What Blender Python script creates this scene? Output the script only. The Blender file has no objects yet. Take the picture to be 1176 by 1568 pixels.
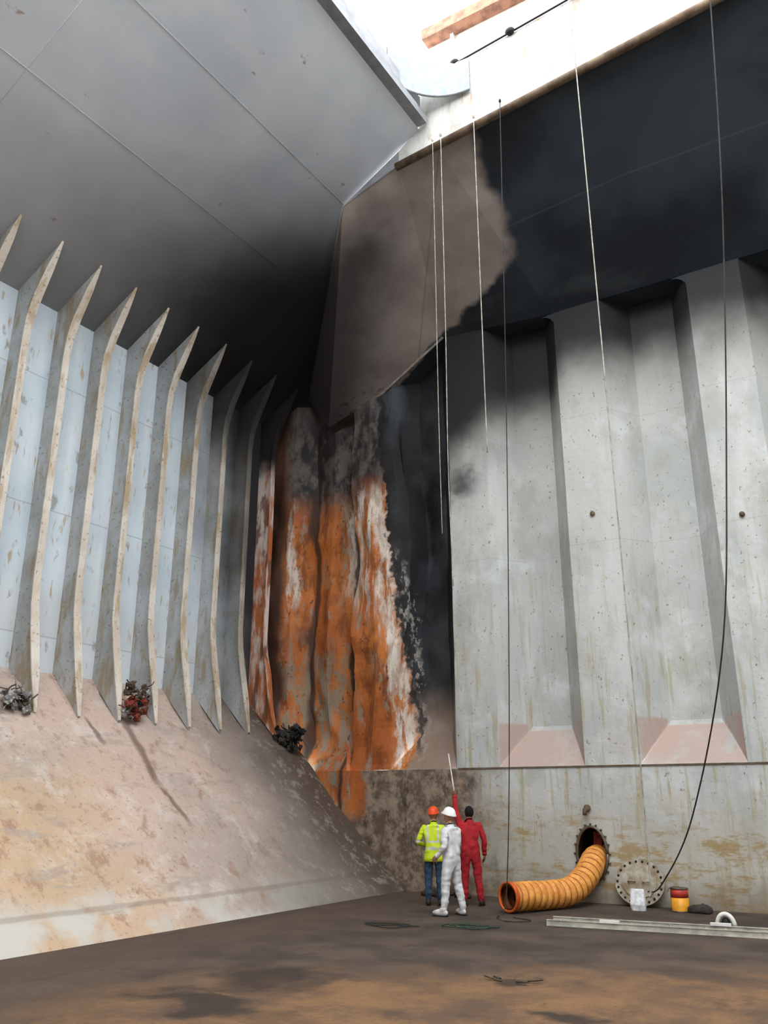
import bpy, bmesh, math, random
from mathutils import Vector, Matrix, noise
random.seed(7)
sc=bpy.context.scene
sc.view_settings.view_transform='Standard'
sc.view_settings.look='None'
sc.view_settings.exposure=0.0

def lin(c):
    return tuple(((v/255)/12.92 if v/255<=0.04045 else ((v/255+0.055)/1.055)**2.4) for v in c)+(1,)

# ---------------------------------------------------------------- node helper
class B:
    def __init__(s,name,rough=0.7,metal=0.0,spec=0.3):
        s.m=bpy.data.materials.new(name); s.m.use_nodes=True
        s.t=s.m.node_tree; s.N=s.t.nodes; s.L=s.t.links
        s.b=s.N['Principled BSDF']
        s.b.inputs['Roughness'].default_value=rough
        s.b.inputs['Metallic'].default_value=metal
        s.b.inputs['Specular IOR Level'].default_value=spec
        g=s.N.new('ShaderNodeNewGeometry'); s.P=g.outputs['Position']
        q=s.N.new('ShaderNodeSeparateXYZ'); s.L.new(s.P,q.inputs[0])
        s.x,s.y,s.z=q.outputs
    def _in(s,sock,v):
        if isinstance(v,(int,float)): sock.default_value=v
        elif isinstance(v,tuple): sock.default_value=v if len(v)==4 else lin(v)
        else: s.L.new(v,sock)
    def op(s,o,a,b=0.0,clamp=False):
        n=s.N.new('ShaderNodeMath'); n.operation=o; n.use_clamp=clamp
        s._in(n.inputs[0],a); s._in(n.inputs[1],b); return n.outputs[0]
    def add(s,a,b): return s.op('ADD',a,b)
    def sub(s,a,b): return s.op('SUBTRACT',a,b)
    def mul(s,a,b): return s.op('MULTIPLY',a,b)
    def mx(s,a,b): return s.op('MAXIMUM',a,b)
    def mn(s,a,b): return s.op('MINIMUM',a,b)
    def inv(s,a): return s.op('SUBTRACT',1.0,a)
    def ss(s,v,a,b):
        if a>b: return s.inv(s.ss(v,b,a))
        n=s.N.new('ShaderNodeMapRange'); n.interpolation_type='SMOOTHSTEP'
        s._in(n.inputs['Value'],v); n.inputs['From Min'].default_value=a; n.inputs['From Max'].default_value=b
        return n.outputs['Result']
    def vec(s,st,off=(0,0,0)):
        n=s.N.new('ShaderNodeVectorMath'); n.operation='MULTIPLY_ADD'
        s.L.new(s.P,n.inputs[0]); n.inputs[1].default_value=st; n.inputs[2].default_value=off; return n.outputs[0]
    def noise(s,scale,detail=4,st=(1,1,1),off=(0,0,0),rough=0.55):
        n=s.N.new('ShaderNodeTexNoise'); n.inputs['Scale'].default_value=scale; n.inputs['Detail'].default_value=min(detail,5)
        n.inputs['Roughness'].default_value=rough
        s.L.new(s.vec(st,off),n.inputs['Vector']); return n.outputs['Fac']
    def warp(s,v,amt,scale,off=(0,0,0),detail=3):
        return s.add(v,s.mul(s.sub(s.noise(scale,detail,off=off),0.5),amt))
    def box(s,u,u0,u1,v,v0,v1,su=.1,sv=.1):
        a=s.mul(s.ss(u,u0-su,u0+su),s.ss(u,u1+su,u1-su))
        b=s.mul(s.ss(v,v0-sv,v0+sv),s.ss(v,v1+sv,v1-sv)); return s.mul(a,b)
    def ell(s,u,cu,ru,v,cv,rv,a=1.0,b=.6):
        du=s.mul(s.sub(u,cu),1/ru); dv=s.mul(s.sub(v,cv),1/rv)
        d=s.op('SQRT',s.add(s.mul(du,du),s.mul(dv,dv))); return s.ss(d,a,b)
    def mix(s,f,a,b):
        n=s.N.new('ShaderNodeMix'); n.data_type='RGBA'
        s._in(n.inputs['Factor'],f); s._in(n.inputs[6],a); s._in(n.inputs[7],b); return n.outputs[2]
    def line(s,u,c,w):
        return s.ss(s.op('ABSOLUTE',s.sub(u,c)),w,w*.3)
    def done(s,col,bump=0,bs=8,dist=.03):
        s._in(s.b.inputs['Base Color'],col)
        if bump:
            n=s.N.new('ShaderNodeBump'); n.inputs['Strength'].default_value=bump; n.inputs['Distance'].default_value=dist
            s.L.new(s.noise(bs,5),n.inputs['Height']); s.L.new(n.outputs[0],s.b.inputs['Normal'])
        return s.m

def simple(name,c,rough=.6,metal=0,var=.25,scale=8,dirt=None,bump=.1):
    b=B(name,rough,metal)
    d=tuple(int(v*(1-var)) for v in c)
    col=b.mix(b.ss(b.noise(scale,4),.3,.7),c,dirt or d)
    return b.done(col,bump,scale*3,.01)

# ---------------------------------------------------------------- geometry helper
class G:
    def __init__(s): s.v=[];s.f=[];s.m=[];s.sm=[]
    def add(s,v,f,mi=0,M=None,smooth=False):
        o=len(s.v)
        for p in v:
            p=Vector(p); s.v.append(M@p if M else p)
        for q in f: s.f.append([i+o for i in q]); s.m.append(mi); s.sm.append(smooth)
    def box(s,c,sz,mi=0,M=None,R=None):
        v=[]
        for x in(-.5,.5):
            for y in(-.5,.5):
                for z in(-.5,.5):
                    p=Vector((x*sz[0],y*sz[1],z*sz[2]))
                    if R: p=R@p
                    v.append(p+Vector(c))
        s.add(v,[(0,1,3,2),(4,6,7,5),(0,4,5,1),(2,3,7,6),(0,2,6,4),(1,5,7,3)],mi,M)
    def tube(s,pts,rad,seg=8,mi=0,M=None,cap=True,smooth=True):
        pts=[Vector(p) for p in pts]; n=len(pts)
        if isinstance(rad,(int,float)): rad=[rad]*n
        v=[];f=[]; up=None
        for i,p in enumerate(pts):
            t=(pts[min(i+1,n-1)]-pts[max(i-1,0)]).normalized()
            if up is None:
                up=Vector((0,0,1)) if abs(t.z)<.9 else Vector((1,0,0))
            a=(up-t*up.dot(t)).normalized(); up=a; b=t.cross(a)
            for k in range(seg):
                an=2*math.pi*k/seg; v.append(p+(a*math.cos(an)+b*math.sin(an))*rad[i])
        for i in range(n-1):
            for k in range(seg):
                k2=(k+1)%seg; f.append((i*seg+k,i*seg+k2,(i+1)*seg+k2,(i+1)*seg+k))
        if cap: f.append(tuple(range(seg))[::-1]); f.append(tuple((n-1)*seg+k for k in range(seg)))
        s.add(v,f,mi,M,smooth)
    def ball(s,c,r,mi=0,M=None,seg=16,rings=10,fn=None):
        v=[];f=[]
        for i in range(rings+1):
            ph=math.pi*(1-i/rings)
            for k in range(seg):
                an=2*math.pi*k/seg
                p=Vector((math.sin(ph)*math.cos(an),math.sin(ph)*math.sin(an),math.cos(ph)))
                if fn: p=fn(p)
                v.append(Vector((p.x*r[0],p.y*r[1],p.z*r[2]))+Vector(c))
        for i in range(rings):
            for k in range(seg):
                k2=(k+1)%seg; f.append((i*seg+k,i*seg+k2,(i+1)*seg+k2,(i+1)*seg+k))
        s.add(v,f,mi,M,True)
    def obj(s,name,mats,loc=(0,0,0)):
        me=bpy.data.meshes.new(name); L=Vector(loc)
        me.from_pydata([tuple(p-L) for p in s.v],[],s.f)
        for m in mats: me.materials.append(m)
        for i,p in enumerate(me.polygons): p.material_index=s.m[i]; p.use_smooth=s.sm[i]
        me.update(); o=bpy.data.objects.new(name,me); o.location=L
        sc.collection.objects.link(o); return o

# ================================================================ MATERIALS
def soot_side(b):
    return b.add(b.warp(b.y,1.8,.5),b.mul(b.sub(b.z,8.0),.2))
b=B('side_plate_paint',.6)
col=b.mix(b.ss(b.noise(.6,4),.35,.65),(206,217,225),(190,203,212))
col=b.mix(b.mul(b.ss(b.noise(3,6,(1,1,.12)),.52,.72),.6),col,(220,223,222))
low=b.ss(b.warp(b.z,1.5,.8),6.4,5.0)
col=b.mix(b.mul(low,.5),col,(204,204,200))
col=b.mix(b.mul(b.ss(b.z,5.05,4.95),.45),col,(212,223,230))
col=b.mix(b.mul(b.ss(b.noise(9,6,(1,1,.2)),.59,.7),.75),col,(168,140,98))
col=b.mix(b.mul(b.ss(b.noise(5,6,(1,.8,.5),(4,4,4)),.62,.7),.6),col,(130,122,112))
seam=b.mx(b.line(b.z,7.6,.02),b.mx(b.line(b.z,10.4,.02),b.line(b.z,5.0,.02))); col=b.mix(b.mul(seam,.5),col,(140,146,150))
v=soot_side(b)
col=b.mix(b.mul(b.ss(v,14.0,15.8),.7),col,(96,94,94)); col=b.mix(b.mul(b.ss(v,15.2,16.7),.93),col,(24,24,26))
m_side=b.done(col,.15,4,.03)
def framemat(name,c1,c2,c3):
    b=B(name,.65)
    col=b.mix(b.ss(b.noise(1.2,5),.35,.65),c1,c2)
    col=b.mix(b.mul(b.ss(b.noise(4,6,(1,1,.25)),.5,.66),.8),col,c3)
    col=b.mix(b.mul(b.ss(b.noise(14,5),.58,.7),.7),col,(120,98,74))
    v=soot_side(b)
    col=b.mix(b.mul(b.ss(v,14.9,16.4),.8),col,(70,64,62))
    upz=b.mul(b.ss(b.z,9.6,11.6),b.ss(b.y,12.4,15.2)); col=b.mix(b.mul(upz,.92),col,(36,36,39))
    return b.done(col,.2,10,.02)
m_frame=framemat('frame_web_shaded_paint',(184,188,190),(162,164,162),(156,140,112))  # web tone darkened, side shading of the frames put into the colour
m_flange=framemat('frame_flange_lit_paint',(218,212,202),(196,186,172),(168,146,114))  # paler copy, light falling on the flange faces put into the colour
b=B('burnt_frame_paint',.8)
n=b.noise(2.2,6,(1,1,.3),rough=.6)
col=b.mix(b.ss(n,.40,.56),(172,100,56),(208,194,186))
col=b.mix(b.mul(b.ss(b.noise(4,6,(1,1,.3),(7,0,0)),.52,.62),.85),col,(110,68,46))
col=b.mix(b.ss(b.warp(b.z,1.5,1),9.8,10.9),col,(32,30,30))
m_burnt=b.done(col,.4,10,.03)
# hopper slope
b=B('hopper_slope_paint',.8)
yw=b.warp(b.y,3,.35,(3,1,2)); zw=b.warp(b.z,1.4,.5)
col=b.mix(b.ss(b.noise(.5,5),.35,.65),(192,170,157),(176,160,149))
col=b.mix(b.mul(b.mul(b.ss(yw,12.4,9.0),b.ss(zw,3.1,2.1)),.55),col,(192,160,118))
col=b.mix(b.mul(b.ss(b.noise(1.6,8,(1,1,1),(2,8,1),.7),.5,.68),.6),col,(208,200,192))
col=b.mix(b.mul(b.ss(b.noise(2.2,8,(1,1.2,1),(9,8,1),.75),.53,.66),.6),col,(146,112,90))
col=b.mix(b.mul(b.ss(b.noise(12,7,(1,1,1),(9,8,1),.75),.56,.7),.65),col,(116,90,72))
col=b.mix(b.mul(b.ss(b.noise(1.1,7,(2.2,.5,2.2),(1,4,1),.7),.54,.64),.5),col,(152,144,136))
col=b.mix(b.mul(b.ss(zw,.75,.25),b.ss(b.noise(1.2,7,(1,1,1),(5,5,5)),.42,.6)),col,(190,186,178))
col=b.mix(b.mul(b.line(b.add(b.z,b.mul(b.noise(1.5,4),.06)),.42,.05),.4),col,(120,102,88))
ys=b.warp(b.y,.25,2.2,(2,2,7),5)
def streak(y0,sl,z0,z1,w):
    u=b.add(b.sub(ys,y0),b.mul(b.sub(b.z,z1),sl))
    return b.mul(b.ss(b.op('ABSOLUTE',u),w,w*.2),b.mul(b.ss(b.z,z0,z0+.35),b.ss(b.z,z1+.1,z1-.1)))
st=b.mx(streak(12.3,-.06,2.0,3.6,.15),b.mx(streak(12.2,.25,1.35,2.15,.09),streak(11.35,.15,2.75,3.4,.09)))
col=b.mix(b.mul(st,.7),col,(92,66,54))
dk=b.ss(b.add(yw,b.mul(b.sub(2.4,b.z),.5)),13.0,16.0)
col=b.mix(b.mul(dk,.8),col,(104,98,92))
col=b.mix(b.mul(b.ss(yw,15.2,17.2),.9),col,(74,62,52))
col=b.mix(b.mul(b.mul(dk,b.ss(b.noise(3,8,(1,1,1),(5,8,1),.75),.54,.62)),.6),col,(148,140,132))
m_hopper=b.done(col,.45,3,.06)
# topside tank sloping plate
b=B('topside_plate_paint',.5)
col=b.mix(b.ss(b.noise(.4,4),.35,.65),(208,215,222),(194,202,211))
col=b.mix(b.mul(b.ss(b.noise(1.1,5,(1,.25,1),(3,3,3)),.5,.75),.35),col,(224,228,232))
col=b.mix(b.mul(b.ss(b.noise(3,4,(1,.6,1)),.68,.73),.7),col,(150,112,90))
d0=b.ell(b.warp(b.x,2,.3),-14.2,4.2,b.warp(b.y,2.5,.35,(5,5,5)),14,14,1.0,.2)
col=b.mix(b.mul(d0,.65),col,(122,116,113))
d1=b.ell(b.warp(b.x,3,.3),-12.9,7.2,b.warp(b.y,2.5,.35,(5,5,5)),16.0,9.4,1.0,.2)
col=b.mix(b.mul(d1,.88),col,(64,68,74))
d2=b.ell(b.warp(b.x,2,.4),-12.8,4.2,b.warp(b.y,2,.5,(5,5,5)),15.6,5.4,1.0,.3)
col=b.mix(b.mul(d2,.97),col,(17,19,22))
m_top=b.done(col,.1,1.5,.05)
# upper stool
b=B('upper_stool_paint',.6)
yw=b.warp(b.y,.7,.9); xw=b.warp(b.x,.8,.9,(4,4,4))
lim=b.sub(-6.4,b.mul(b.op('POWER',b.mx(b.sub(yw,15.9),0.0),1.6),1.35))
patch=b.ss(b.sub(xw,lim),.18,-.18)
black=b.mix(b.ss(b.noise(.5,5),.3,.7),(20,27,34),(46,55,63))
black=b.mix(b.mul(b.ss(b.noise(.35,5,(1,2,2),(3,3,3)),.55,.7),.5),black,(62,68,72))
black=b.mix(b.mul(b.line(b.y,15.6,.025),.35),black,(80,84,86))
brown=b.mix(b.ss(b.noise(.8,5),.3,.7),(162,153,148),(134,124,119))
sd=b.add(b.mul(b.add(b.x,9.63),.812),b.mul(b.sub(b.y,13.6),.584)); sdw=b.warp(sd,1.5,.6,(2,7,1))
brown=b.mix(b.mul(b.mul(b.ss(sdw,2.2,.1),b.ss(b.warp(b.y,1.0,.8),13.5,14.9)),.92),brown,(40,40,43))
brown=b.mix(b.mul(b.ss(b.noise(5,6,rough=.65),.56,.62),b.ss(b.sub(b.y,b.mul(b.x,.3)),20.4,21.2)),brown,(40,34,32))
brown=b.mix(b.mul(b.line(b.warp(sd,.05,2),2.1,.03),.35),brown,(80,74,72))
col=b.mix(patch,black,brown)
m_stool=b.done(col,.12,2,.04)
# corrugated bulkhead
b=B('bulkhead_paint',.65)
xw=b.warp(b.x,.55,1.0); zw=b.warp(b.z,1.1,.7,(6,2,2))
col=b.mix(b.ss(b.noise(.45,4),.35,.65),(187,189,186),(170,174,172))
col=b.mix(b.mul(b.ss(b.noise(1.2,6,(1,1,.25),(1,7,2)),.5,.68),.6),col,(202,204,203))
col=b.mix(b.mul(b.ss(b.noise(.9,5,(1,1,1),(8,7,2),.6),.55,.68),.5),col,(206,211,213))
col=b.mix(b.mul(b.ss(b.noise(.8,7,(1,1,.6),(1,1,5),.65),.5,.66),.45),col,(150,148,138))
col=b.mix(b.mul(b.mul(b.ss(b.noise(7,6,(1.4,1,.12),(1,3,2)),.53,.66),.7),b.ss(zw,10,2)),col,(158,146,112))
col=b.mix(b.mul(b.ss(b.noise(16,5,(1,1,.7)),.64,.7),.75),col,(118,98,74))
seam=b.mx(b.line(b.z,7.25,.012),b.line(b.z,10.3,.012)); col=b.mix(b.mul(seam,.3),col,(130,132,130))
lowm=b.ss(zw,2.3,1.0)
col=b.mix(b.mul(lowm,.5),col,(168,160,140))
col=b.mix(b.mul(b.mul(b.ss(b.noise(2.6,8,(.4,1,1.4),(2,2,9),.75),.5,.62),.85),b.ss(zw,2.3,1.0)),col,(154,130,84))
col=b.mix(b.mul(b.box(b.z,2.5,3.5,b.y,17.68,18.33,.04,.015),b.ss(b.noise(1,6),.25,.55)),col,(176,156,147))
bl=b.mul(b.ss(xw,-8.9,-9.5),b.ss(zw,5.6,4.2)); col=b.mix(b.mul(bl,.8),col,(120,98,82))
ll=b.mul(b.ss(b.warp(b.x,1.8,1.2),-7.6,-9.3),b.ss(b.z,2.57,2.54))
lc=b.mix(b.ss(b.noise(3,7,rough=.7),.4,.62),(92,78,66),(144,128,112))
lc=b.mix(b.mul(b.ss(b.noise(5,7,(1,1,.5),(3,3,3),.7),.56,.66),.8),lc,(52,46,42))
base_dirt=b.ss(b.warp(b.z,.9,1.5),.6,.0); col=b.mix(b.mul(base_dirt,.65),col,(118,98,76))
hz=b.add(zw,b.add(b.mul(b.ss(b.x,-7.6,-9.2),1.0),b.mul(b.ss(b.x,-5.9,-6.6),.6)))
col=b.mix(b.mul(b.ss(hz,9.6,12.2),.65),col,(112,104,98))
col=b.mix(b.mul(b.ss(hz,11.0,12.5),.97),col,(24,27,31))
col=b.mix(b.mul(b.ell(b.warp(b.x,1.0,1.5),-8.85,.7,b.warp(b.z,1.2,1.5),9.2,.6,1.0,.1),.85),col,(62,58,58))
tx=b.warp(b.x,.12,2.0)
trm=b.mul(b.ss(tx,-9.11,-9.17),b.ss(zw,3.5,4.6))
blk=b.mix(b.ss(b.noise(1.0,5),.4,.7),(22,24,27),(44,47,51))
blk=b.mix(b.mul(b.mul(b.ss(b.noise(.9,4,(1,1,.35),(3,3,1)),.52,.7),b.ss(zw,6.5,8)),.5),blk,(88,94,102))
col=b.mix(trm,col,blk)
oz=b.add(b.warp(b.x,.5,1.3,(2,5,1)),b.mul(b.sub(b.z,6.0),.09))
fz=b.warp(oz,.35,5,(3,1,9),5)
fringe=b.mul(b.box(fz,-10.95,-10.42,zw,2.5,7.6,.06,.5),b.ss(b.noise(5,7,(1,1,.6),(4,4,2),.75),.5,.56))
col=b.mix(b.mul(fringe,.85),col,(146,140,134))
col=b.mix(ll,col,lc)
om=b.mul(b.ss(fz,-10.66,-10.74),b.ss(b.z,13.0,12.7))
om=b.mul(om,b.mx(b.ss(b.z,2.55,2.58),b.mul(b.ss(b.z,1.3,1.8),b.ss(b.warp(b.x,.8,2.5,(1,1,1),5),-11.5,-11.8))))
# lobes burnt down to rust with blistered pale primer
org=b.mix(b.ss(b.noise(.9,6,(1,1,.5),rough=.6),.38,.62),(184,112,54),(160,88,42))
org=b.mix(b.mul(b.ss(b.noise(2.4,7,(1,1,.4),(5,1,2),.65),.48,.64),.8),org,(114,66,38))
lowleft=b.mul(b.ss(b.warp(b.x,.8,.9),-12.0,-12.6),b.ss(zw,6.4,4.8))
org=b.mix(b.mul(b.mul(lowleft,b.ss(b.noise(3.2,8,(1.2,1,.5),(0,9,4),.75),.46,.56)),.8),org,(128,126,112))
org=b.mix(b.mul(b.ss(b.noise(2.6,8,(1.5,1,.4),(0,9,4),.75),.55,.63),.7),org,(140,134,122))
rl=b.mul(b.ss(b.warp(b.x,.3,1.4),-12.1,-11.9),b.mul(b.ss(zw,5.6,7.2),b.ss(zw,9.9,9.3)))
rlw=b.mul(rl,b.ss(b.noise(2.2,7,(2.6,1,.3),(3,1,6),.7),.45,.56))
e1=b.mul(b.line(b.warp(b.x,.5,1.3),-12.45,.42),b.mul(b.ss(b.z,6.4,7.8),b.ss(b.z,9.9,9.3)))
e2=b.line(fz,-10.9,.28); e3=b.mul(b.line(b.warp(b.x,.3,1.6,(5,5,5)),-14.0,.12),b.ss(b.z,6,7.5))
edge=b.mul(b.mx(e1,b.mx(e2,e3)),b.mul(b.ss(zw,10.0,9.2),b.ss(b.noise(2.4,7,(1.8,1,.35),(1,1,8),.72),.42,.54)))
edge=b.mx(edge,rlw)
org=b.mix(edge,org,b.mix(b.ss(b.noise(6,5,(1,1,.4)),.45,.6),(208,197,186),(176,160,146)))
gry=b.mix(b.ss(b.noise(3,8,(1,1,.6),(1,7,1),.65),.4,.62),(44,40,40),(96,91,88))
org=b.mix(b.ss(zw,9.0,10.2),org,gry)
org=b.mix(b.mul(b.ss(zw,11.3,12.2),.6),org,(84,80,79))
org=b.mix(b.mul(b.ss(b.noise(6,8,(1,1,.7),(1,2,3),.75),.61,.66),.8),org,(52,40,34))
org=b.mix(b.ss(b.warp(b.x,.3,1.5),-14.0,-14.3),org,(70,46,34))
col=b.mix(om,col,org)
ol=b.mul(b.mx(b.line(b.warp(b.x,.2,1.8),-12.28,.08),b.line(b.warp(b.x,.15,1.8),-13.55,.14)),b.ss(b.z,12.2,11.5)); col=b.mix(b.mul(ol,.85),col,(46,36,32))
ol=b.mul(b.line(fz,-10.62,.08),b.ss(b.z,2.8,3.2)); col=b.mix(b.mul(ol,.8),col,(34,30,28))
m_bulk=b.done(col,.35,4,.05)
# coaming
b=B('coaming_paint',.6)
col=b.mix(b.ss(b.noise(1.5,6,(1,1,.4)),.4,.6),(200,200,196),(168,167,162))
col=b.mix(b.mul(b.ss(b.noise(5,7,(1,1,.3),rough=.7),.54,.66),.7),col,(146,118,92))
m_coam=b.done(col,.1,6,.02)
m_lip=simple('rusty_lip_steel',(116,100,82),.7,0,.35,5,(80,62,48))
m_sidecoam=simple('side_coaming_paint',(140,144,150),.6,0,.15,3)
m_salmon=simple('hatch_cover_primer',(178,128,104),.7,0,.3,4)
m_white=simple('hatch_cover_white_paint',(226,224,218),.6,0,.08)
m_cornr=simple('coaming_corner_paint',(146,156,162),.6,0,.1)
# floor
b=B('tank_top_floor',.85,0,.2)
fw=b.add(b.mul(b.x,-.53),b.mul(b.y,.848))
fww=b.warp(fw,2.6,.5)
col=b.mix(b.ss(b.noise(1.2,7),.35,.65),(86,74,65),(64,56,51))
ora=b.mix(b.ss(b.noise(1.0,8,rough=.7),.35,.65),(124,94,66),(90,72,58))
col=b.mix(b.mul(b.ss(fww,12.2,10.2),b.ss(b.warp(b.x,2,.5),-9.0,-6.6)),col,ora)
col=b.mix(b.mul(b.ss(b.warp(b.x,1.5,.7),-8.0,-9.4),.6),col,(86,72,62))
px=b.warp(b.x,1.7,1.4,(1,1,1),5); py=b.warp(b.y,1.7,1.4,(4,1,1),5)
dkp=b.mx(b.ell(px,-6.9,1.0,py,8.6,1.1,1,.4),b.mx(b.ell(px,-4.4,.42,py,9.8,.4,1,.5),b.mx(b.ell(px,-6.6,1.2,py,7.2,.5,1,.4),b.ell(px,-3.6,.7,py,8.7,.25,1,.3))))
col=b.mix(b.mul(dkp,.8),col,(45,41,39))
col=b.mix(b.mul(b.ss(b.noise(30,4),.58,.7),.55),col,(50,43,38))
col=b.mix(b.mul(b.ss(b.noise(2.5,8,(1,.5,1),(7,7,1),.75),.55,.65),.4),col,(56,49,44))
col=b.mix(b.ss(b.y,5,1),col,(150,142,132))  # paler floor behind the camera, added to bounce light up to the topside
m_floor=b.done(col,.7,10,.04)
m_hid=simple('bounce_hold_paint',(214,216,216),.7,0,.1,2)  # unseen surfaces made extra pale to bounce more light into the hold

# ================================================================ HOLD
XH=-10.52; XW=-14.78; ZW=4.3; YB=17.66; YC=13.6; YA=-14
g=G(); g.add([(XH,YA,0),(-XH,YA,0),(-XH,YB+.02,0),(XH,YB+.02,0)],[(0,1,2,3)]); g.obj('floor',[m_floor])
def grid(g,P00,P10,P11,P01,nu,nv,mi=0,fn=None):
    v=[];f=[]
    for j in range(nv+1):
        for i in range(nu+1):
            a=Vector(P00).lerp(Vector(P10),i/nu); c=Vector(P01).lerp(Vector(P11),i/nu); p=a.lerp(c,j/nv)
            if fn: p=fn(p)
            v.append(p)
    for j in range(nv):
        for i in range(nu):
            o=j*(nu+1)+i; f.append((o,o+1,o+nu+2,o+nu+1))
    g.add(v,f,mi,None,True)
def dent(p):
    d=noise.noise(Vector((p.x*.7,p.y*.45,p.z*.7)))*.12*(1 if 0.3<p.z<4.0 else 0)
    return p+Vector((.7,0,.7))*d
g=G(); grid(g,(XH,YA,0),(XH,YB,0),(XW,YB,ZW),(XW,YA,ZW),160,24,0,dent); g.obj('hopper_slope',[m_hopper])
g=G(); g.add([(XW,YA,ZW-.05),(XW,YB+1,ZW-.05),(XW,YB+1,12.3),(XW,YA,12.3)],[(0,1,2,3)])
g.obj('wall_left',[m_side])
def ts(x): return 12.76+.577*(x+13.56)
g=G()
g.add([(XW,YB+1,ts(XW)),(-9.63,YB+1,ts(-9.63)),(-9.63,YC,ts(-9.63)),(-7.56,YC,16.2),(-7.56,YA,16.2),(-9.63,YA,ts(-9.63)),(XW,YA,ts(XW))],[(0,1,5,6),(5,2,3,4)],0)
V1=(-9.63,YC,15.02)
A=[V1,(-8.1,YC,15.5),(-7.2,YC,15.62),(-1.24,YC,16.15),(15,YC,16.6)]
Bk=[(-12.85,YB,11.7),(-11.1,YB,12.25),(-9.2,YB,13.4),(-6.2,YB,13.15),(15,YB,13.1)]
g.add(A+Bk,[(0,6,5),(0,1,6),(1,7,6),(1,2,7),(2,3,8,7),(3,4,9,8)],1)
g.add([V1,Bk[0],(-13.6,YB,12.75)],[(0,1,2)],1)
Bk3=[(-13.6,YB,12.75)]+Bk
Bk2=[(x,YB+.85,z) for x,y,z in Bk3]
g.add(Bk3+Bk2,[(i,i+1,i+7,i+6) for i in range(5)],1)
g.tube([(-12.0,YB-.03,11.97),(-11.1,YB-.03,12.25),(-9.2,YB-.03,13.4)],.035,8,2)
for xc in (-6.18,-3.05,.08):
    for k in range(4):
        a0=math.pi/2*k/4;a1=math.pi/2*(k+1)/4;r=.34;cx=xc-r+.02;cz=13.12-r
        g.add([(xc+.02,YB+.01,13.16),(cx+r*math.cos(a0),YB+.01,cz+r*math.sin(a0)),(cx+r*math.cos(a1),YB+.01,cz+r*math.sin(a1))],[(0,1,2)],1)
for xs in (-9.6,-11.45): g.box((xs,(YC+YA)/2,ts(xs)-.005),(.016,YC-YA,.01),0)
for ys in (-3,1.4,6.6): g.tube([Vector((-14.2,ys,ts(-14.2))),Vector((-7.6,ys,ts(-7.6)))],.007,6,0)
g.obj('ceiling',[m_top,m_stool,simple('scorched_edge',(140,132,126))])
g=G()
g.box((-11.4,0,17.0),(7.4,32,.1)); g.box((11.4,0,17.0),(7.4,32,.1)); g.box((0,16.9,17.05),(30,5.2,.1)); g.box((0,-12,17.0),(30,5.6,.1))
g.obj('weather_deck',[m_hid])
g=G(); g.add([(-XH,YA,0),(-XH,YB,0),(-XW,YB,ZW),(-XW,YA,ZW)],[(0,1,2,3)]); g.add([(-XW,YA,ZW),(-XW,YB+1,ZW),(-XW,YB+1,12.3),(-XW,YA,12.3)],[(0,1,2,3)])
g.add([(-XW,YA,12.05),(-XW,YC,12.05),(7.56,YC,16.2),(7.56,YA,16.2)],[(0,1,2,3)]); g.obj('wall_right',[m_hid])
g=G(); g.add([(XW,YA,0),(-XW,YA,0),(-XW,YA,16.9),(XW,YA,16.9)],[(0,1,2,3)]); g.obj('wall_front',[m_hid])

# corrugated bulkhead
DD=.75; WB=.5; ZL=2.56
panels=[(-12.0,-10.85),(-9.13,-8.10),(-6.18,-5.05),(-3.05,-1.92),(.08,1.21),(3.21,4.34),(6.34,7.47),(9.47,10.6),(12.6,14.8)]
prof=[(-14.9,YB-.1),(-14.3,YB-.1),(-13.95,YB-.05),(-13.6,YB+.6),(-12.95,YB+.4),(-12.4,YB+.5),(-12.25,YB+.7)]
for a,c in panels:
    prof+=[(a,YB),((a+c)/2,YB-(.12 if a<-11 else 0)),(c,YB)]
    if c<14: prof+=[(c+WB,YB+DD),]
    nx=[p for p in panels if p[0]>a+.01]
    if nx: prof+=[(nx[0][0]-WB,YB+DD)]
pts=[]
for (x0,y0),(x1,y1) in zip(prof,prof[1:]):
    n=7 if x0<-8.5 else (4 if x0<0 else 1)
    for i in range(n): pts.append((x0+(x1-x0)*i/n,y0+(y1-y0)*i/n))
pts.append(prof[-1])
NZ=80; v=[];f=[]
for j in range(NZ+1):
    z=ZL+(13.6-ZL)*j/NZ
    for x,y in pts:
        w=max(0,min(1,(-9.3-x)/1.0))*max(0,min(1,(13-z)/2))
        q=Vector((x*.9,y*.5,z*.45))
        dx=noise.noise(q)*.28*w; dy=noise.noise(q+Vector((9,3,4)))*.28*w+noise.noise(Vector((x*2.5,z*1.8,1)))*.09*w
        if -12.1<x<-10.7:
            bulge=math.sin(math.pi*max(0,min(1,(z-2.6)/9)))*.22*(x+12.1)/1.4; dx+=bulge
        dy2=noise.noise(Vector((x*1.1,z*.5,3)))*.02
        v.append((x+dx,y+dy+dy2,z))
n=len(pts)
for j in range(NZ):
    for i in range(n-1): f.append((j*n+i,j*n+i+1,(j+1)*n+i+1,(j+1)*n+i))
g=G(); g.add(v,f,0,None,False)
MX,MZ,MA,MB=-6.16,.90,.31,.50
K=32; ring=[(MX+MA*math.cos(2*math.pi*k/K),YB,MZ+MB*math.sin(2*math.pi*k/K)) for k in range(K)]
outer=[]
x0,x1,z0,z1=MX-.8,MX+.8,0,ZL
for k in range(K):
    c,s_=math.cos(2*math.pi*k/K),math.sin(2*math.pi*k/K)
    t=1e9
    if abs(c)>1e-6: t=min(t,.8/abs(c))
    if s_>1e-6: t=min(t,(z1-MZ)/s_)
    if s_<-1e-6: t=min(t,(MZ-z0)/-s_)
    outer.append((MX+t*c,YB,MZ+t*s_))
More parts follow.
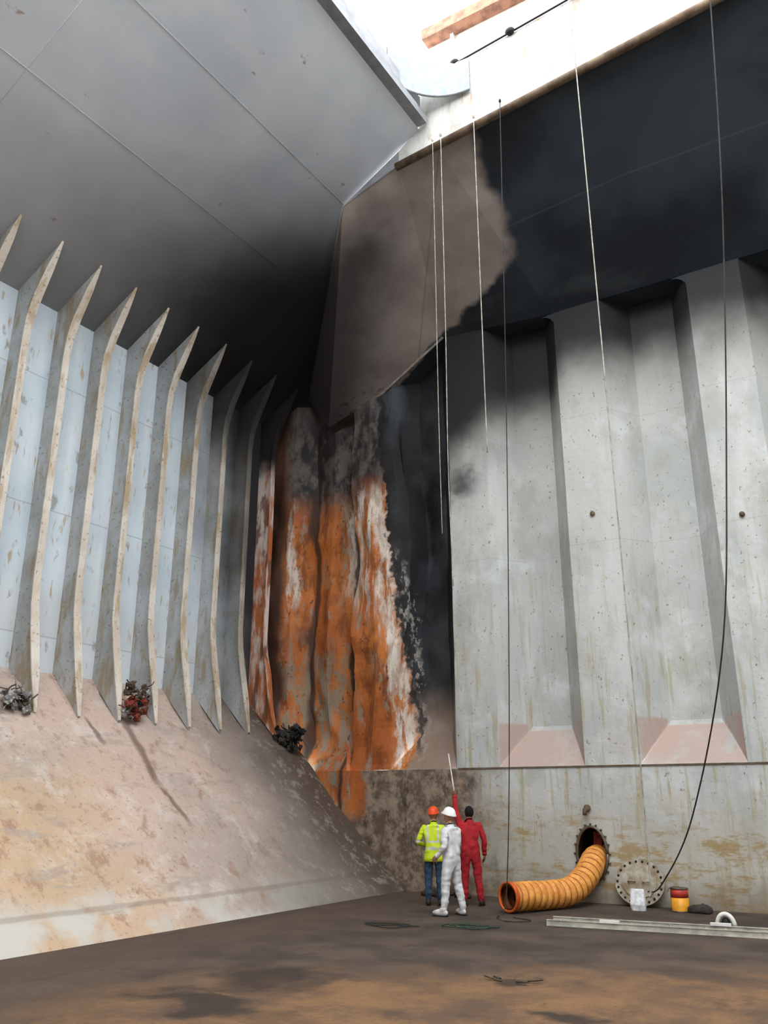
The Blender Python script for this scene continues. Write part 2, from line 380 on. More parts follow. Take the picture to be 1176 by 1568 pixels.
g.add(ring+outer,[(k,(k+1)%K,K+(k+1)%K,K+k) for k in range(K)],0)
for cx,cz in((x0,z0),(x1,z0),(x1,z1),(x0,z1)):
    for k in range(K):
        a=outer[k];c=outer[(k+1)%K]
        if (abs(a[0]-cx)<1e-6 and abs(c[2]-cz)<1e-6) or (abs(c[0]-cx)<1e-6 and abs(a[2]-cz)<1e-6):
            g.add([a,c,(cx,YB,cz)],[(0,1,2)],0)
g.add([(-15,YB,0),(x0,YB,0),(x0,YB,ZL),(-15,YB,ZL)],[(0,1,2,3)]); g.add([(x1,YB,0),(14.8,YB,0),(14.8,YB,ZL),(x1,YB,ZL)],[(0,1,2,3)])
g.box((2.6,YB-.01,ZL),(23.4,.025,.03),1)
tr=[(-13.95,-12.1)]+[(panels[i][1],panels[i+1][0]) for i in range(len(panels)-1)]
for a,c in tr:
    g.add([(a,YB,ZL),(c,YB,ZL),(c-WB*1.02,YB+DD,3.45),(a+WB*1.02,YB+DD,3.45)],[(0,1,2,3)],0)
for xw_ in (-9.13,-7.4,-3.9,-1.0): g.box((xw_,YB-.004,ZL/2),(.015,.01,ZL),0)
for ex,ez in((-5.6,7.9),(-2.55,7.35)):
    g.tube([(ex,YB-.01,ez),(ex,YB-.04,ez)],.055,12,1)
g.tube([(-6.2,YB-.01,1.75),(-6.2,YB-.05,1.75)],.07,12,1)
g.tube([(-6.2,YB,1.72),(-6.2,YB-.18,1.72),(-6.2,YB-.2,1.62)],.04,10,1)
g.obj('wall_back',[m_bulk,m_lip])
m_dark=simple('dark_brown_tunnel',(40,30,28)); m_red=simple('red_oxide_paint',(150,40,30)); m_steel=simple('dull_bolt_steel',(120,108,92),.5,.6)  # manhole lining and cover bolts share one dark brown
g=G()
rb=[(p[0],YB+.9,p[2]) for p in ring]
g.add(ring+rb,[(k,K+k,K+(k+1)%K,(k+1)%K) for k in range(K)],0,None,True); g.add(rb,[tuple(range(K))],1)
rim=[(MX+MA*math.cos(2*math.pi*k/K),YB-.03,MZ+MB*math.sin(2*math.pi*k/K)) for k in range(K+1)]
g.tube(rim,.03,8,2)
for k in range(20):
    a=2*math.pi*k/20; g.tube([(MX+(MA+.05)*math.cos(a),YB,MZ+(MB+.05)*math.sin(a)),(MX+(MA+.05)*math.cos(a),YB-.05,MZ+(MB+.05)*math.sin(a))],.018,6,2)
g.box((MX+.02,YB+.35,MZ+.15),(.16,.1,.5),1); g.tube([(MX+.05,YB+.3,MZ+.34),(MX+.05,YB+.25,MZ+.38)],.05,10,1)
g.obj('manhole_opening',[m_dark,m_red,m_steel])

# end coaming beam
def zl(x): return 16.15+.095*(x+1.24)
g=G()
xs=[-7.56,-4,-1.24,3,7.56]
vv=[]
for x in xs: vv+= [(x,YC-.02,zl(x)-.05),(x,YC-.02,17.42+.095*(x+7.56))]
g.add(vv,[(2*i,2*i+2,2*i+3,2*i+1) for i in range(4)],0)
g.add([(-8.1,YC-.02,15.47),(-7.56,YC-.02,15.52),(-7.56,YC-.02,16.25),(-8.1,YC-.02,15.85)],[(0,1,2,3)],0)
g.add([(-8.1,YC-.02,15.47),(-8.1,YC-.02,15.85),(-9.63,YC-.02,15.0)],[(0,1,2)],2)
g.tube([(-8.15,YC-.05,zl(-8.15)-.08),(-1.24,YC-.05,zl(-1.24)-.08),(7.56,YC-.05,zl(7.56)-.08)],.09,10,1)
g.tube([(-7.4,YC-.05,17.46),(0,YC-.05,18.15)],.022,8,3)
for x in(-6.6,-5.25,-3.75):
    zz=17.46+.095*(x+7.4); g.ball((x,YC-.08,zz),(.11,.08,.08),3)
m_blk=simple('black_rubber',(18,18,20))
g.obj('hatch_end_coaming',[m_coam,m_lip,m_sidecoam,m_blk])
g=G()
g.box((-7.62,2.2,16.9),(.06,22.6,1.2),0); g.box((-7.47,2.2,16.3),(.30,22.6,.2),1); g.box((-7.5,2.2,16.75),(.04,22.6,.5),1)
arc=[]
for k in range(13):
    a=math.pi/2*k/12; arc.append((-7.55+1.3*(1-math.cos(a)),YC-1.35+1.3*math.sin(a)))
v=[]
for x,y in arc: v+=[(x,y-.03,16.6),(x,y-.03,17.5)]
g.add(v,[(2*i,2*i+2,2*i+3,2*i+1) for i in range(12)],2,None,True)
g.tube([(x,y-.04,16.6) for x,y in arc],.03,6,1)
g.obj('hatch_side_coaming',[m_white,m_sidecoam,m_cornr])
g=G(); g.box((7.62,2.2,16.9),(.1,22.6,1.2)); g.box((0,-9.15,16.9),(15.1,.1,1.2)); g.obj('hatch_coaming_far',[m_white])
g=G()
g.box((0,14.6,18.4),(15.4,.5,1.9),0); 
g.box((0,14.2,19.45),(15.4,.35,.3),1)
for i in range(8): g.box((-7+i*2,14.3,18.4),(.08,.12,1.9),0)
g.box((0,14.6,17.3),(15.0,.3,.4),0)
g.obj('hatch_cover',[m_white,m_salmon])

# frames
def frame(y,burnt,name='hull_frame'):
    g=G()
    path=[(-13.52,12.79,.02),(-13.66,12.53,.055),(-13.8,12.27,.08),(-14.1,11.68,.095),(-14.25,11.25,.09),(-14.3,10.8,.08),(-14.3,8.5,.08),(-14.3,5.95,.08),(-14.26,5.45,.09),(-14.15,4.9,.095),(-13.98,4.1,.085),(-13.86,3.42,.03)]
    wallp=[(-13.52,12.79),(-14.2,12.45),(XW,ts(XW)),(XW,11.68),(XW,11.25),(XW,10.8),(XW,8.5),(XW,5.95),(XW,5.45),(XW,4.9),(XW,4.3),(-13.86,3.35)]
    for sgn in(-.012,.012):
        v=[]
        for (a,b_,w),(c,d) in zip(path,wallp): v+=[(a,y+sgn,b_),(c,y+sgn,d)]
        g.add(v,[(2*i,2*i+1,2*i+3,2*i+2) for i in range(len(path)-1)],0)
    v=[]
    for a,b_,w in path: 
        v+=[(a,y-w,b_),(a,y+w,b_),(a+.025,y+w,b_+.01),(a+.025,y-w,b_+.01)]
    f=[]
    for i in range(len(path)-1):
        for k in range(4): f.append((4*i+k,4*i+(k+1)%4,4*i+4+(k+1)%4,4*i+4+k))
    f+=[(0,1,2,3),tuple(4*(len(path)-1)+k for k in range(4))]
    if burnt:
        v=[Vector(p)+Vector((noise.noise(Vector((p[2]*.8,1,0)))*.12,noise.noise(Vector((p[2]*.6,5,0)))*.14,0)) for p in v]
    g.add(v,f,1)
    return g.obj(name,[m_burnt,m_burnt] if burnt else [m_frame,m_flange],(-14.3,y,8))
for k in range(-8,8):
    frame(10.14+.99*k,k==7)

# ================================================================ ROPES
m_rope=simple('rope_fibre',(176,172,160),.9); m_rope2=simple('dark_rope_fibre',(62,58,54),.9)
def cat(pts,n=10):
    P=[Vector(p) for p in pts]; out=[]
    for i in range(len(P)-1):
        p0=P[max(i-1,0)];p1=P[i];p2=P[i+1];p3=P[min(i+2,len(P)-1)]
        for k in range(n):
            t=k/n; out.append(.5*((2*p1)+(-p0+p2)*t+(2*p0-5*p1+4*p2-p3)*t*t+(-p0+3*p1-3*p2+p3)*t**3))
    out.append(P[-1]); return out
def rope(pts,r=.012,mat=None,name='hanging_rope'):
    g=G(); c=cat(pts); g.tube(c,r,6,0); 
    g.ball(c[0],(r*3,r*3,r*5),0,None,8,6)
    return g.obj(name,[mat or m_rope],c[0])
yr=YC-.16
rope([(-7.15,yr,15.6),(-7.15,yr,12),(-7.15,yr,9),(-7.13,yr,6.6)],.008,m_rope)
rope([(-6.95,yr,15.65),(-6.95,yr,11),(-6.97,yr,8),(-6.98,yr+.1,5.6)],.010,m_rope)
rope([(-6.15,yr,15.75),(-6.15,yr,11.0),(-6.15,yr,8.0)],.011,m_rope)
rope([(-5.53,yr,15.85),(-5.9,yr+.4,9),(-6.5,yr+1.2,3.0),(-6.9,15.1,.3),(-6.85,14.6,.02),(-6.4,14.2,.02),(-6.2,14.5,.02),(-6.6,14.7,.02)],.010,m_rope2)
rope([(-3.9,yr,17.9),(-3.86,yr-.02,16),(-3.85,yr,8.0),(-3.85,yr,1.4),(-3.9,yr,.6)],.012,m_rope)
rope([(-1.24,yr,16.2),(-1.58,13.65,11.9),(-2.14,14.0,7.24),(-2.68,14.5,4.15),(-3.84,16.3,1.64),(-4.7,17.1,.45),(-5.0,17.2,.3)],.013,m_rope2)
def coil(cx,cy,r0,n,name='rope_coil',mat=None,rr=.010,sq=.6):
    pts=[]
    for i in range(n*16):
        a=i/16*2*math.pi; r=r0*(1+.25*math.sin(i*.37)+.12*math.sin(i*1.1))
        pts.append((cx+r*math.cos(a)+.1*math.sin(i*.13),cy+sq*r*math.sin(a)+.08*math.cos(i*.21),.02+.004*(i/16)))
    pts.append((cx+r0*1.6,cy+.2,.02))
    g=G(); g.tube(pts,rr,6,0); g.obj(name,[mat or m_rope2],(cx,cy,0))
coil(-7.95,12.75,.32,2); coil(-6.75,13.3,.28,3,mat=simple('green_rope',(60,74,60),.9))

# ================================================================ FLOOR OBJECTS
b=B('orange_duct_fabric',.55)
m_duct=b.done(b.mix(b.ss(b.noise(6,5,rough=.7),.35,.65),(230,164,84),(196,124,54)),.2,12,.01)
m_ductin=simple('duct_inside',(120,60,24)); m_ductring=simple('duct_ring_orange',(216,96,36)); m_wire=simple('duct_rib_wire',(170,100,40))
path=cat([(-6.93,15.25,.27),(-6.77,15.6,.27),(-6.55,16.1,.26),(-6.33,16.6,.28),(-6.2,17.0,.42),(-6.14,17.35,.62),(-6.15,17.7,.78),(-6.15,18.1,.82)],34)
rad=[];LL=[]
L=0;prev=path[0]
for p in path:
    L+=(p-prev).length; prev=p; LL.append(L); rad.append(.21+.04*abs(math.sin(L*math.pi/.15)))
g=G(); g.tube(path,rad,24,0,None,False)
g.tube(path[1:],[r-.025 for r in rad[1:]],24,1,None,False)
d=(path[1]-path[0]).normalized()
a=Vector((0,0,1)); bx=d.cross(a).normalized()
rr=[path[0]+(a*math.cos(2*math.pi*k/24)+bx*math.sin(2*math.pi*k/24))*.24 for k in range(25)]
g.tube(rr,.022,8,2)
g.tube([path[0],path[8]],.256,24,2,None,False)
nxt=.15
for i in range(1,len(path)-1):
    if LL[i]>=nxt:
        t=(path[i+1]-path[i-1]).normalized(); a=(Vector((0,0,1))-t*t.z).normalized(); bb=t.cross(a)
        g.tube([path[i]+(a*math.cos(2*math.pi*k/20)+bb*math.sin(2*math.pi*k/20))*.218 for k in range(21)],.008,5,3)
        nxt+=.15
g.obj('ventilation_duct_hose',[m_duct,m_ductin,m_ductring,m_wire],(-6.6,16,0))
m_cov=simple('manhole_cover_paint',(172,168,154),.7,0,.25,6,(130,110,86))
g=G(); M=Matrix.Translation((-5.21,17.46,.43))@Matrix.Rotation(math.radians(-14),4,'X')
K2=40
def oval(r1,r2,y): return [(r1*math.cos(2*math.pi*k/K2),y,r2*math.sin(2*math.pi*k/K2)) for k in range(K2)]
o1=oval(.47,.42,-.02);o2=oval(.47,.42,.02)
g.add(o1+o2,[tuple(range(K2)),tuple(range(K2,2*K2))[::-1]]+[(k,(k+1)%K2,K2+(k+1)%K2,K2+k) for k in range(K2)],0,M)
o3=oval(.33,.28,-.045); g.add(o3+oval(.33,.28,-.02),[tuple(range(K2))]+[(k,(k+1)%K2,K2+(k+1)%K2,K2+k) for k in range(K2)],0,M)
for k in range(22):
    a_=2*math.pi*k/22; g.tube([(.42*math.cos(a_),-.02,.37*math.sin(a_)),(.42*math.cos(a_),-.034,.37*math.sin(a_))],.022,8,1,M)
for sx in(-.14,.14): g.tube([(sx-.06,-.045,0),(sx-.06,-.1,0),(sx+.06,-.1,0),(sx+.06,-.045,0)],.014,6,0,M)
g.obj('manhole_cover',[m_cov,m_dark],(-5.2,17.4,0))
g=G()
v=[];f=[]
for j,(w,d_,z) in enumerate([(.13,.08,0),(.14,.09,.1),(.13,.07,.24),(.12,.03,.36)]):
    for k in range(12):
        a_=2*math.pi*k/12; n_=noise.noise(Vector((k*.9,j*1.3,2)))*.02
        v.append((-5.12+(w+n_)*math.copysign(abs(math.cos(a_))**.6,math.cos(a_)),16.95+(d_+n_)*math.copysign(abs(math.sin(a_))**.6,math.sin(a_)),z))
for j in range(3):
    for k in range(12): f.append((j*12+k,j*12+(k+1)%12,(j+1)*12+(k+1)%12,(j+1)*12+k))
f.append(tuple(36+k for k in range(12))); g.add(v,f,0)
g.obj('white_plastic_bag',[simple('white_plastic',(236,238,240),.5)],(-5.12,16.95,0))
g=G()
g.tube([(-4.43,17.2,0),(-4.43,17.2,.01),(-4.43,17.2,.24)],.155,24,0,smooth=True)
g.tube([(-4.43,17.2,.235),(-4.43,17.2,.38)],.156,24,1); g.tube([(-4.43,17.2,.375),(-4.43,17.2,.395)],.163,24,2)
g.tube([(-4.43,17.2,.0),(-4.43,17.2,.02)],.163,24,2)
hp=[(-4.43+.16*math.cos(math.pi*k/10),17.08-.05,.33+.1*math.sin(math.pi*k/10)) for k in range(11)]; g.tube(hp,.006,6,2)
g.obj('paint_bucket',[simple('bucket_yellow',(228,158,44),.4,0,.1),simple('bucket_red',(190,64,54),.4,0,.1),m_steel],(-4.43,17.2,0))
def rag(name,c,s_,colr,n=5):
    g=G()
    for i in range(n):
        cx=c[0]+random.uniform(-s_,s_);cy=c[1]+random.uniform(-s_,s_)*.5
        sd=random.random()*9
        def fn(p,sd=sd):
            k=1+.35*noise.noise(p*2.2+Vector((sd,0,0))); return Vector((p.x*k,p.y*k,max(p.z*k,-.55)))
        g.ball((cx,cy,.05),(random.uniform(.1,.2),random.uniform(.08,.14),.09),0,None,14,8,fn)
    return g.obj(name,[colr],(c[0],c[1],0))
rag('dark_cloth_heap',(-3.9,17.2),.25,m_rope2,4)
rag('blue_cloth_heap',(-6.95,17.0),.18,simple('blue_cloth',(70,104,120),.9),3)
rag('rag_heap',(-7.35,17.1),.15,simple('grey_cloth',(100,96,90),.9),3)
rag('rubble_heap',(-9.2,17.2),.5,simple('burnt_rubble',(70,56,46),.9),7)
m_alu=simple('aluminium_ladder_metal',(198,194,180),.45,.1,.2,5)
g=G()
P0=Vector((-5.85,14.62,.05)); P1=Vector((-1.6,15.15,.05)); d=(P1-P0).normalized(); nrm=Vector((-d.y,d.x,0))
ang=math.atan2(d.y,d.x); R=Matrix.Rotation(ang,3,'Z'); Ln=(P1-P0).length
for o_ in(0,-.42):
    g.box((P0+P1)/2+nrm*o_,(Ln,.03,.09),0,R=R); 
    for zz in(.04,-.04): g.box((P0+P1)/2+nrm*o_+Vector((0,0,zz)),(Ln,.05,.012),0,R=R)
for i in range(15):
    c=P0+d*(.15+i*.28); g.tube([c,c+nrm*-.42],.017,8,0)
g.box(P0+d*2.6+Vector((0,0,.06)),(.3,.08,.04),1,R=R)
g.box(P0+d*1.0-nrm*.42+Vector((0,0,.06)),(.3,.08,.04),1,R=R)
g.obj('aluminium_ladder',[m_alu,m_white],(-3.7,14.9,0))
g=G(); c=Vector((-3.25,15.2,.0))
arcp=[c+Vector((.13*math.cos(math.pi*k/12),.02*k/12,.06+.17*math.sin(math.pi*k/12))) for k in range(13)]
g.tube(arcp,[.035]*13,10,0); g.ball(c+Vector((.0,.02,.09)),(.07,.06,.09),1)
g.obj('ear_protectors',[m_white,m_blk],(-3.25,15.2,0))
m_debris=simple('rusty_scrap',(96,82,70),.8,.2); m_scrap2=simple('bare_scrap_metal',(160,160,158),.5,.3); m_dred=simple('red_scrap',(130,56,42),.7)
def scrap(name,c,s_,n,mats,r0=.04,r1=.11):
    g=G()
    for i in range(n):
        p=Vector(c)+Vector((random.uniform(-1,1)*s_[0],random.uniform(-1,1)*s_[1],random.uniform(-1,1)*s_[2]))
        mi=random.randrange(len(mats))
        if i%3==0:
            pts=[p]; dd=Vector((random.uniform(-1,1),random.uniform(-1,1),random.uniform(-1,1))).normalized()
            for k in range(3):
                dd=(dd+Vector((random.uniform(-1,1),random.uniform(-1,1),random.uniform(-1,1)))*.5).normalized(); pts.append(pts[-1]+dd*.08)
            g.tube(pts,random.uniform(.008,.016),5,mi)
        else:
            sd=random.random()*50; r=random.uniform(r0,r1)
            def fn(q,sd=sd):
                k=1+1.1*noise.noise(q*2.6+Vector((sd,0,0))); return Vector((q.x*k,q.y*k*.7,q.z*k*.5))
            Rm=Matrix.Translation(p)@Matrix.Rotation(random.random()*6,4,'X')@Matrix.Rotation(random.random()*6,4,'Y')
            o=len(g.sm); g.ball((0,0,0),(r,r,r),mi,Rm,8,6,fn)
            for i_ in range(o,len(g.sm)): g.sm[i_]=False
    return g.obj(name,mats,c)
scrap('scrap_metal_debris',(-13.95,12.62,4.0),(.12,.26,.2),50,[m_scrap2,m_debris,m_dred,m_blk])
scrap('scrap_metal_debris',(-13.8,12.5,3.62),(.08,.3,.14),34,[m_dred,m_debris,m_scrap2])
scrap('scrap_metal_debris',(-13.85,9.72,3.6),(.1,.26,.18),50,[m_scrap2,m_debris,m_scrap2])
scrap('scrap_metal_debris',(-13.5,17.2,3.35),(.3,.18,.25),70,[m_rope2,m_blk],.05,.13)
g=G()
for i in range(7):
    a0=Vector((-4.45+random.uniform(-.2,.2),9.8+random.uniform(-.1,.1),.02)); g.tube([a0,a0+Vector((random.uniform(-.2,.2),random.uniform(-.1,.1),.02))],.01,6,0)
g.obj('scrap_rods',[m_debris],(-4.4,9.8,0))

# ================================================================ PEOPLE
def hand(g,w,d,pn,side,curl,mi,M):
    w=Vector(w);d=Vector(d).normalized();pn=Vector(pn);pn=(pn-d*pn.dot(d)).normalized();lat=d.cross(pn)*side
    Rm=Matrix((lat,d,pn)).transposed().to_4x4(); MM=M@Matrix.Translation(w)@Rm
    def fn(p): return Vector((math.copysign(abs(p.x)**.7,p.x),math.copysign(abs(p.y)**.8,p.y),p.z))
    g.ball((0,.05,0),(.043,.052,.019),mi,MM,12,8,fn)
    for i,(x,ln) in enumerate(((.031,.074),(.011,.083),(-.010,.077),(-.030,.06))):
        p=Vector((x,.088,0));pts=[p-Vector((0,.02,0)),p];an=0
        for k in range(3):
            an+=curl*(.8+.3*i/3); pts.append(pts[-1]+Vector((x*.05,math.cos(an),math.sin(an)))*ln*(.42,.32,.26)[k])
        g.tube(pts,[.0095,.0095,.009,.0082,.006],8,mi,MM)
    g.tube([(.03,.02,0),(.05,.045,.008),(.062,.07,.016),(.062,.093,.022)],[.014,.012,.010,.007],8,mi,MM)
def head(g,c,yaw,pitch,skin,dark,M,hair=None,helmet=None):
    MM=M@Matrix.Translation(c)@Matrix.Rotation(yaw,4,'Z')@Matrix.Rotation(pitch,4,'X')
    def fn(p):
        p=p.copy()
        if p.z<-.2: k=1-.28*(-p.z-.2); p.x*=k; 
        if p.z<-.1 and p.y<0: p.y*=.85
        f_=max(0,p.y)
        if f_>0: p.y=p.y*(.93); 
        n_=math.exp(-((p.x/.16)**2+((p.z+.12)/.22)**2))*f_; p.y+=.26*n_
        ch=math.exp(-((p.x/.3)**2+((p.z+.85)/.18)**2))*f_; p.y+=.35*ch
        ey=sum(math.exp(-(((p.x-s_*.38)/.18)**2+((p.z-.05)/.12)**2)) for s_ in(-1,1))*f_; p.y-=.08*ey
        return p
    g.ball((0,0,0),(.076,.096,.115),skin,MM,28,20,fn)
    for s_ in(-1,1):
        g.ball((s_*.077,-.008,-.005),(.012,.02,.031),skin,MM,10,8)
        g.ball((s_*.029,.083,.006),(.012,.007,.007),dark,MM,8,6)
        g.tube([(s_*.015,.09,.024),(s_*.03,.09,.028),(s_*.045,.082,.024)],.003,5,dark,MM)
    g.tube([(-.022,.092,-.058),(0,.097,-.056),(.022,.092,-.058)],.0045,6,dark,MM)
    if hair is not None:
        def hf(p):
            q=p.copy()
            if q.y>.35 and q.z<.45: q.y=.35; 
            return q*(1+.03*noise.noise(p*6))
        g.ball((0,-.008,.012),(.084,.1,.113),hair,MM,20,14,hf)
    if helmet is not None:
        K_=28;prof_=[(.118,-.012,0),(.116,.0,1),(.113,.03,1),(.104,.06,1),(.085,.09,1),(.055,.112,1),(.02,.121,1),(.0005,.122,1)]
        v=[];f=[]
        for r,z,_ in prof_:
            for k in range(K_):
                a_=2*math.pi*k/K_; y=math.sin(a_)
                rr=r*(1.0 if z>0 else 1.10+ (.22*max(0,y)**2))
                rg=1+.03*(abs(math.cos(a_))<.2)*(z>.03)
                v.append((rr*.90*math.cos(a_)*rg,rr*1.1*y,(z*rg)+.045-(.012*max(0,y)**2 if z<=0 else 0)))
        for i in range(len(prof_)-1):
            for k in range(K_): f.append((i*K_+k,i*K_+(k+1)%K_,(i+1)*K_+(k+1)%K_,(i+1)*K_+k))
        f.append(tuple(range(K_))[::-1]); g.add(v,f,helmet,MM,True)
def human(name,loc,face,mats,matfn,arms,legs,lean=(0,0),headyaw=0,headpitch=0,hair=None,helmet=None,bulk=1.0,hands=None,extra=None,sc_=1.0):
    lx,ly=lean
    J={'pelvis':((0,0,.93),(.145,.115)),'spine':((lx*.4,ly*.4,1.1),(.135,.11)),'chest':((lx*.8,ly*.8,1.29),(.165,.12)),
       'nb':((lx,ly,1.435),(.085,.075)),'neck':((lx,ly+.012,1.52),(.052,.054)),'headb':((lx,ly+.02,1.585),(.05,.055))}
    E=[('pelvis','spine','top'),('spine','chest','top'),('chest','nb','top'),('nb','neck','skin'),('neck','headb','skin')]
    for s_,n_ in((-1,'L'),(1,'R')):
        sh,el,wr=arms[n_]
        J['sh'+n_]=(sh,(.068,.068)); J['el'+n_]=(el,(.052,.052)); J['fa'+n_]=(tuple((Vector(el)*.6+Vector(wr)*.4)),(.047,.047)); J['wr'+n_]=(wr,(.034,.034))
        E+=[('chest','sh'+n_,'top'),('sh'+n_,'el'+n_,'top'),('el'+n_,'fa'+n_,'top'),('fa'+n_,'wr'+n_,'top')]
        hp,kn,an,toe=legs[n_]
        J['hp'+n_]=(hp,(.098,.102)); J['kn'+n_]=(kn,(.07,.072)); J['ca'+n_]=(tuple(Vector(kn)*.65+Vector(an)*.35+Vector((0,-.015,0))),(.066,.068)); J['an'+n_]=(an,(.052,.055)); J['to'+n_]=(toe,(.045,.036))
        E+=[('pelvis','hp'+n_,'leg'),('hp'+n_,'kn'+n_,'leg'),('kn'+n_,'ca'+n_,'leg'),('ca'+n_,'an'+n_,'leg'),('an'+n_,'to'+n_,'boot')]
    names=list(J); me=bpy.data.meshes.new(name+'_sk'); me.from_pydata([J[k][0] for k in names],[(names.index(a),names.index(c)) for a,c,_ in E],[])
    o=bpy.data.objects.new(name+'_sk',me); sc.collection.objects.link(o)
    mo=o.modifiers.new('s','SKIN'); mo.use_smooth_shade=True
    for i,k in enumerate(names):
        sv=me.skin_vertices[0].data[i]; r=J[k][1]; bk=bulk if k[:2] not in('ne','he','to') else 1
        sv.radius=(r[0]*bk,r[1]*bk); sv.use_root=(k=='pelvis')
    su=o.modifiers.new('u','SUBSURF'); su.levels=3; su.render_levels=3
    dg=bpy.context.evaluated_depsgraph_get(); ev=o.evaluated_get(dg); m2=bpy.data.meshes.new_from_object(ev)
    segs=[(Vector(J[a][0]),Vector(J[c][0]),t,(J[a][1][0]+J[c][1][0])/2) for a,c,t in E]
    th=math.atan2(-face[0],face[1]); M=Matrix.Translation(loc)@Matrix.Rotation(th,4,'Z')@Matrix.Scale(sc_,4)
    g=G(); vs=[]
    for v in m2.vertices:
        p=v.co.copy(); n_=v.normal
        if p.z>.12 and p.z<1.42: p+=n_*(.014*noise.noise(p*11)+.010*noise.noise(Vector((p.x*9,p.y*9,p.z*24))))
        if p.z<.0: p.z=.0
        vs.append(M@p)
    g.v+=vs
    for p in m2.polygons:
        c=sum((m2.vertices[i].co for i in p.vertices),Vector())/len(p.vertices)
        best=None
        for a,e,t,r in segs:
            ab=e-a; u=max(0,min(1,(c-a).dot(ab)/ab.length_squared)); dd=(c-(a+ab*u)).length/r
            if best is None or dd<best[0]: best=(dd,t)
        g.f.append(list(p.vertices)); g.m.append(matfn(c,best[1])); g.sm.append(True)
    bpy.data.objects.remove(o); bpy.data.meshes.remove(m2)
    for s_,n_ in((-1,'L'),(1,'R')):
        sh,el,wr=arms[n_]; d_=(Vector(wr)-Vector(el)).normalized()
        hd=hands[n_] if hands else {}
        hand(g,Vector(wr)+d_*.005,hd.get('dir',d_),hd.get('pn',(-s_,.3,0)),-s_*1.0,hd.get('curl',.35),hd.get('mi',3),M)
        g.tube([Vector(wr)-d_*.05,Vector(wr)+d_*.012],[.04*bulk,.037*bulk],12,0,M)
        hp,kn,an,toe=legs[n_]; f_=(Vector(toe)-Vector(an)); f_.z=0; f_.normalize(); c=Vector(an)+f_*.07; c.z=.05
        ang_=math.atan2(-f_.x,f_.y); MM=M@Matrix.Translation(c)@Matrix.Rotation(ang_,4,'Z')
        def bf(p): return Vector((p.x*(1+.12*p.y),p.y,max(p.z,-.8)*(1-.25*p.y)))
        g.ball((0,0,.012),(.052,.145,.06),2,MM,18,10,bf)
        g.box((0,-.005,-.04),(.09,.255,.02),4,MM)
    g.tube([(lx,ly,1.42),(lx,ly+.01,1.49)],[.085,.066],16,0,M,False)
    head(g,(lx,ly+.035,1.625),headyaw,headpitch,3,4,M,hair,helmet)
    if extra: extra(g,M)
    return g.obj(name,mats,loc)
skin=simple('skin',(176,126,100),.6,0,.12,20); skin2=simple('brown_skin',(112,74,56),.6,0,.12,20)
dk=simple('dark_leather',(34,30,28),.6)
L0={'L':((-.095,0,.86),(-.11,.015,.49),(-.115,-.02,.1),(-.14,.13,.045)),'R':((.095,0,.86),(.11,.015,.49),(.115,-.02,.1),(.14,.13,.045))}
wm=[simple('white_coverall',(222,222,224),.75,0,.1,9),simple('white_coverall_leg',(214,214,216),.75,0,.12,9),simple('white_overshoe',(202,200,196),.7,0,.2),skin,dk,simple('white_hard_hat',(238,238,238),.3,0,.03)]
def wf(c,t): return {'top':0,'leg':1,'boot':2,'skin':3}[t]
human('worker_in_white_coverall',(-7.63,14.45,0),(-.84,.12),wm,wf,
 {'L':((-.19,0,1.385),(-.26,-.05,1.12),(-.24,.15,.96)),'R':((.19,0,1.385),(.25,.0,1.13),(.10,.22,1.06))},
 {'L':((-.095,0,.86),(-.13,.05,.49),(-.17,.06,.1),(-.21,.2,.045)),'R':((.095,0,.86),(.14,-.02,.49),(.18,-.10,.1),(.23,.03,.045))},
 headyaw=-.1,headpitch=.25,helmet=5,bulk=1.14,hands={'L':{'pn':(1,.2,0),'curl':.5},'R':{'pn':(-.3,-.2,-1),'curl':.5}})
ym=[simple('hi_vis_yellow',(202,222,42),.6,0,.08,9),simple('blue_jeans',(52,74,98),.9,0,.25,12),simple('brown_boot',(66,48,38),.7),skin,dk,simple('orange_hard_hat',(224,78,36),.35,0,.05),simple('reflective_band',(196,200,196),.3,0,.05)]
def yf(c,t):
    if t=='leg' and c.z>.82: t='top'
    if t=='top':
        if abs(c.z-1.02)<.022 or abs(c.z-1.15)<.022: return 6
        if abs(abs(c.x)-.1)<.018 and c.z>1.15 : return 6
        return 0
    return {'leg':1,'boot':2,'skin':3}[t]
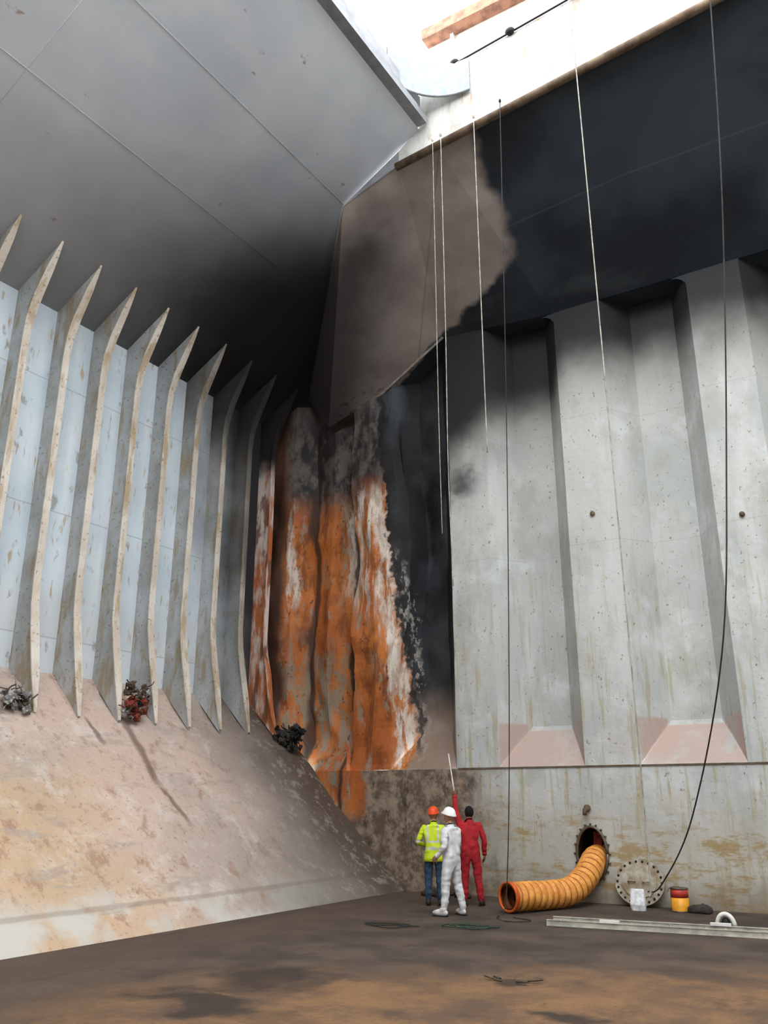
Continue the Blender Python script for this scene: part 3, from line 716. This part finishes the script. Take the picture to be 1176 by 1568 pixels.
def hem(g,M):
    v=[];n_=24
    for z,rx,ry in((.93,.185,.15),(.86,.195,.155),(.79,.205,.16),(.785,.19,.145)):
        for k in range(n_): a_=2*math.pi*k/n_; v.append((rx*math.cos(a_),ry*math.sin(a_),z))
    g.add(v,[(j*n_+k,j*n_+(k+1)%n_,(j+1)*n_+(k+1)%n_,(j+1)*n_+k) for j in range(3) for k in range(n_)],0,M,True)
human('worker_in_hi_vis_jacket',(-8.62,15.6,0),(-.35,.93),ym,yf,
 {'L':((-.19,0,1.385),(-.30,-.05,1.13),(-.16,.17,1.04)),'R':((.19,0,1.385),(.30,-.06,1.13),(.17,.17,1.02))},L0,
 headyaw=-.1,headpitch=.2,helmet=5,bulk=1.1,hands={'L':{'pn':(0,-.5,-1),'curl':.6},'R':{'pn':(0,-.5,-1),'curl':.6}},extra=hem)
rm=[simple('red_coverall',(176,34,42),.8,0,.2,9),simple('red_coverall_leg',(162,30,38),.8,0,.22,9),simple('dark_boot',(52,40,36),.7),skin2,dk,simple('black_hair',(24,20,20),.9),simple('pale_stick',(224,218,208),.6)]
def stick(g,M): g.tube([(-.27,.16,1.99),(-.275,.18,2.06),(-.36,.28,2.72)],[.015,.015,.010],8,6,M)
human('worker_in_red_coverall',(-8.02,15.98,0),(-.5,.87),rm,wf,
 {'L':((-.185,0,1.42),(-.26,.05,1.68),(-.26,.13,1.92)),'R':((.19,0,1.385),(.27,-.02,1.13),(.27,.08,.88))},
 {'L':((-.095,0,.86),(-.11,.03,.49),(-.13,.0,.1),(-.15,.14,.045)),'R':((.095,0,.86),(.13,-.02,.49),(.17,-.06,.1),(.21,.08,.045))},
 headyaw=.15,headpitch=.3,hair=5,bulk=1.12,hands={'L':{'pn':(.2,1,0),'curl':.9},'R':{'pn':(-1,.2,0),'curl':.4}},extra=stick,sc_=1.03)

# ================================================================ LIGHT + CAMERA
w=bpy.data.worlds.new('overcast_sky'); sc.world=w; w.use_nodes=True
bg=w.node_tree.nodes['Background']; bg.inputs[0].default_value=(.97,.985,1,1); bg.inputs[1].default_value=6.8
cam=bpy.data.cameras.new('camera'); co=bpy.data.objects.new('camera',cam); sc.collection.objects.link(co)
cam.sensor_fit='VERTICAL'; cam.sensor_height=24; cam.lens=24*1310/1568; cam.clip_end=300
co.location=(0,0,1.947); co.rotation_euler=(math.pi/2+.3224,0,.5588); sc.camera=co
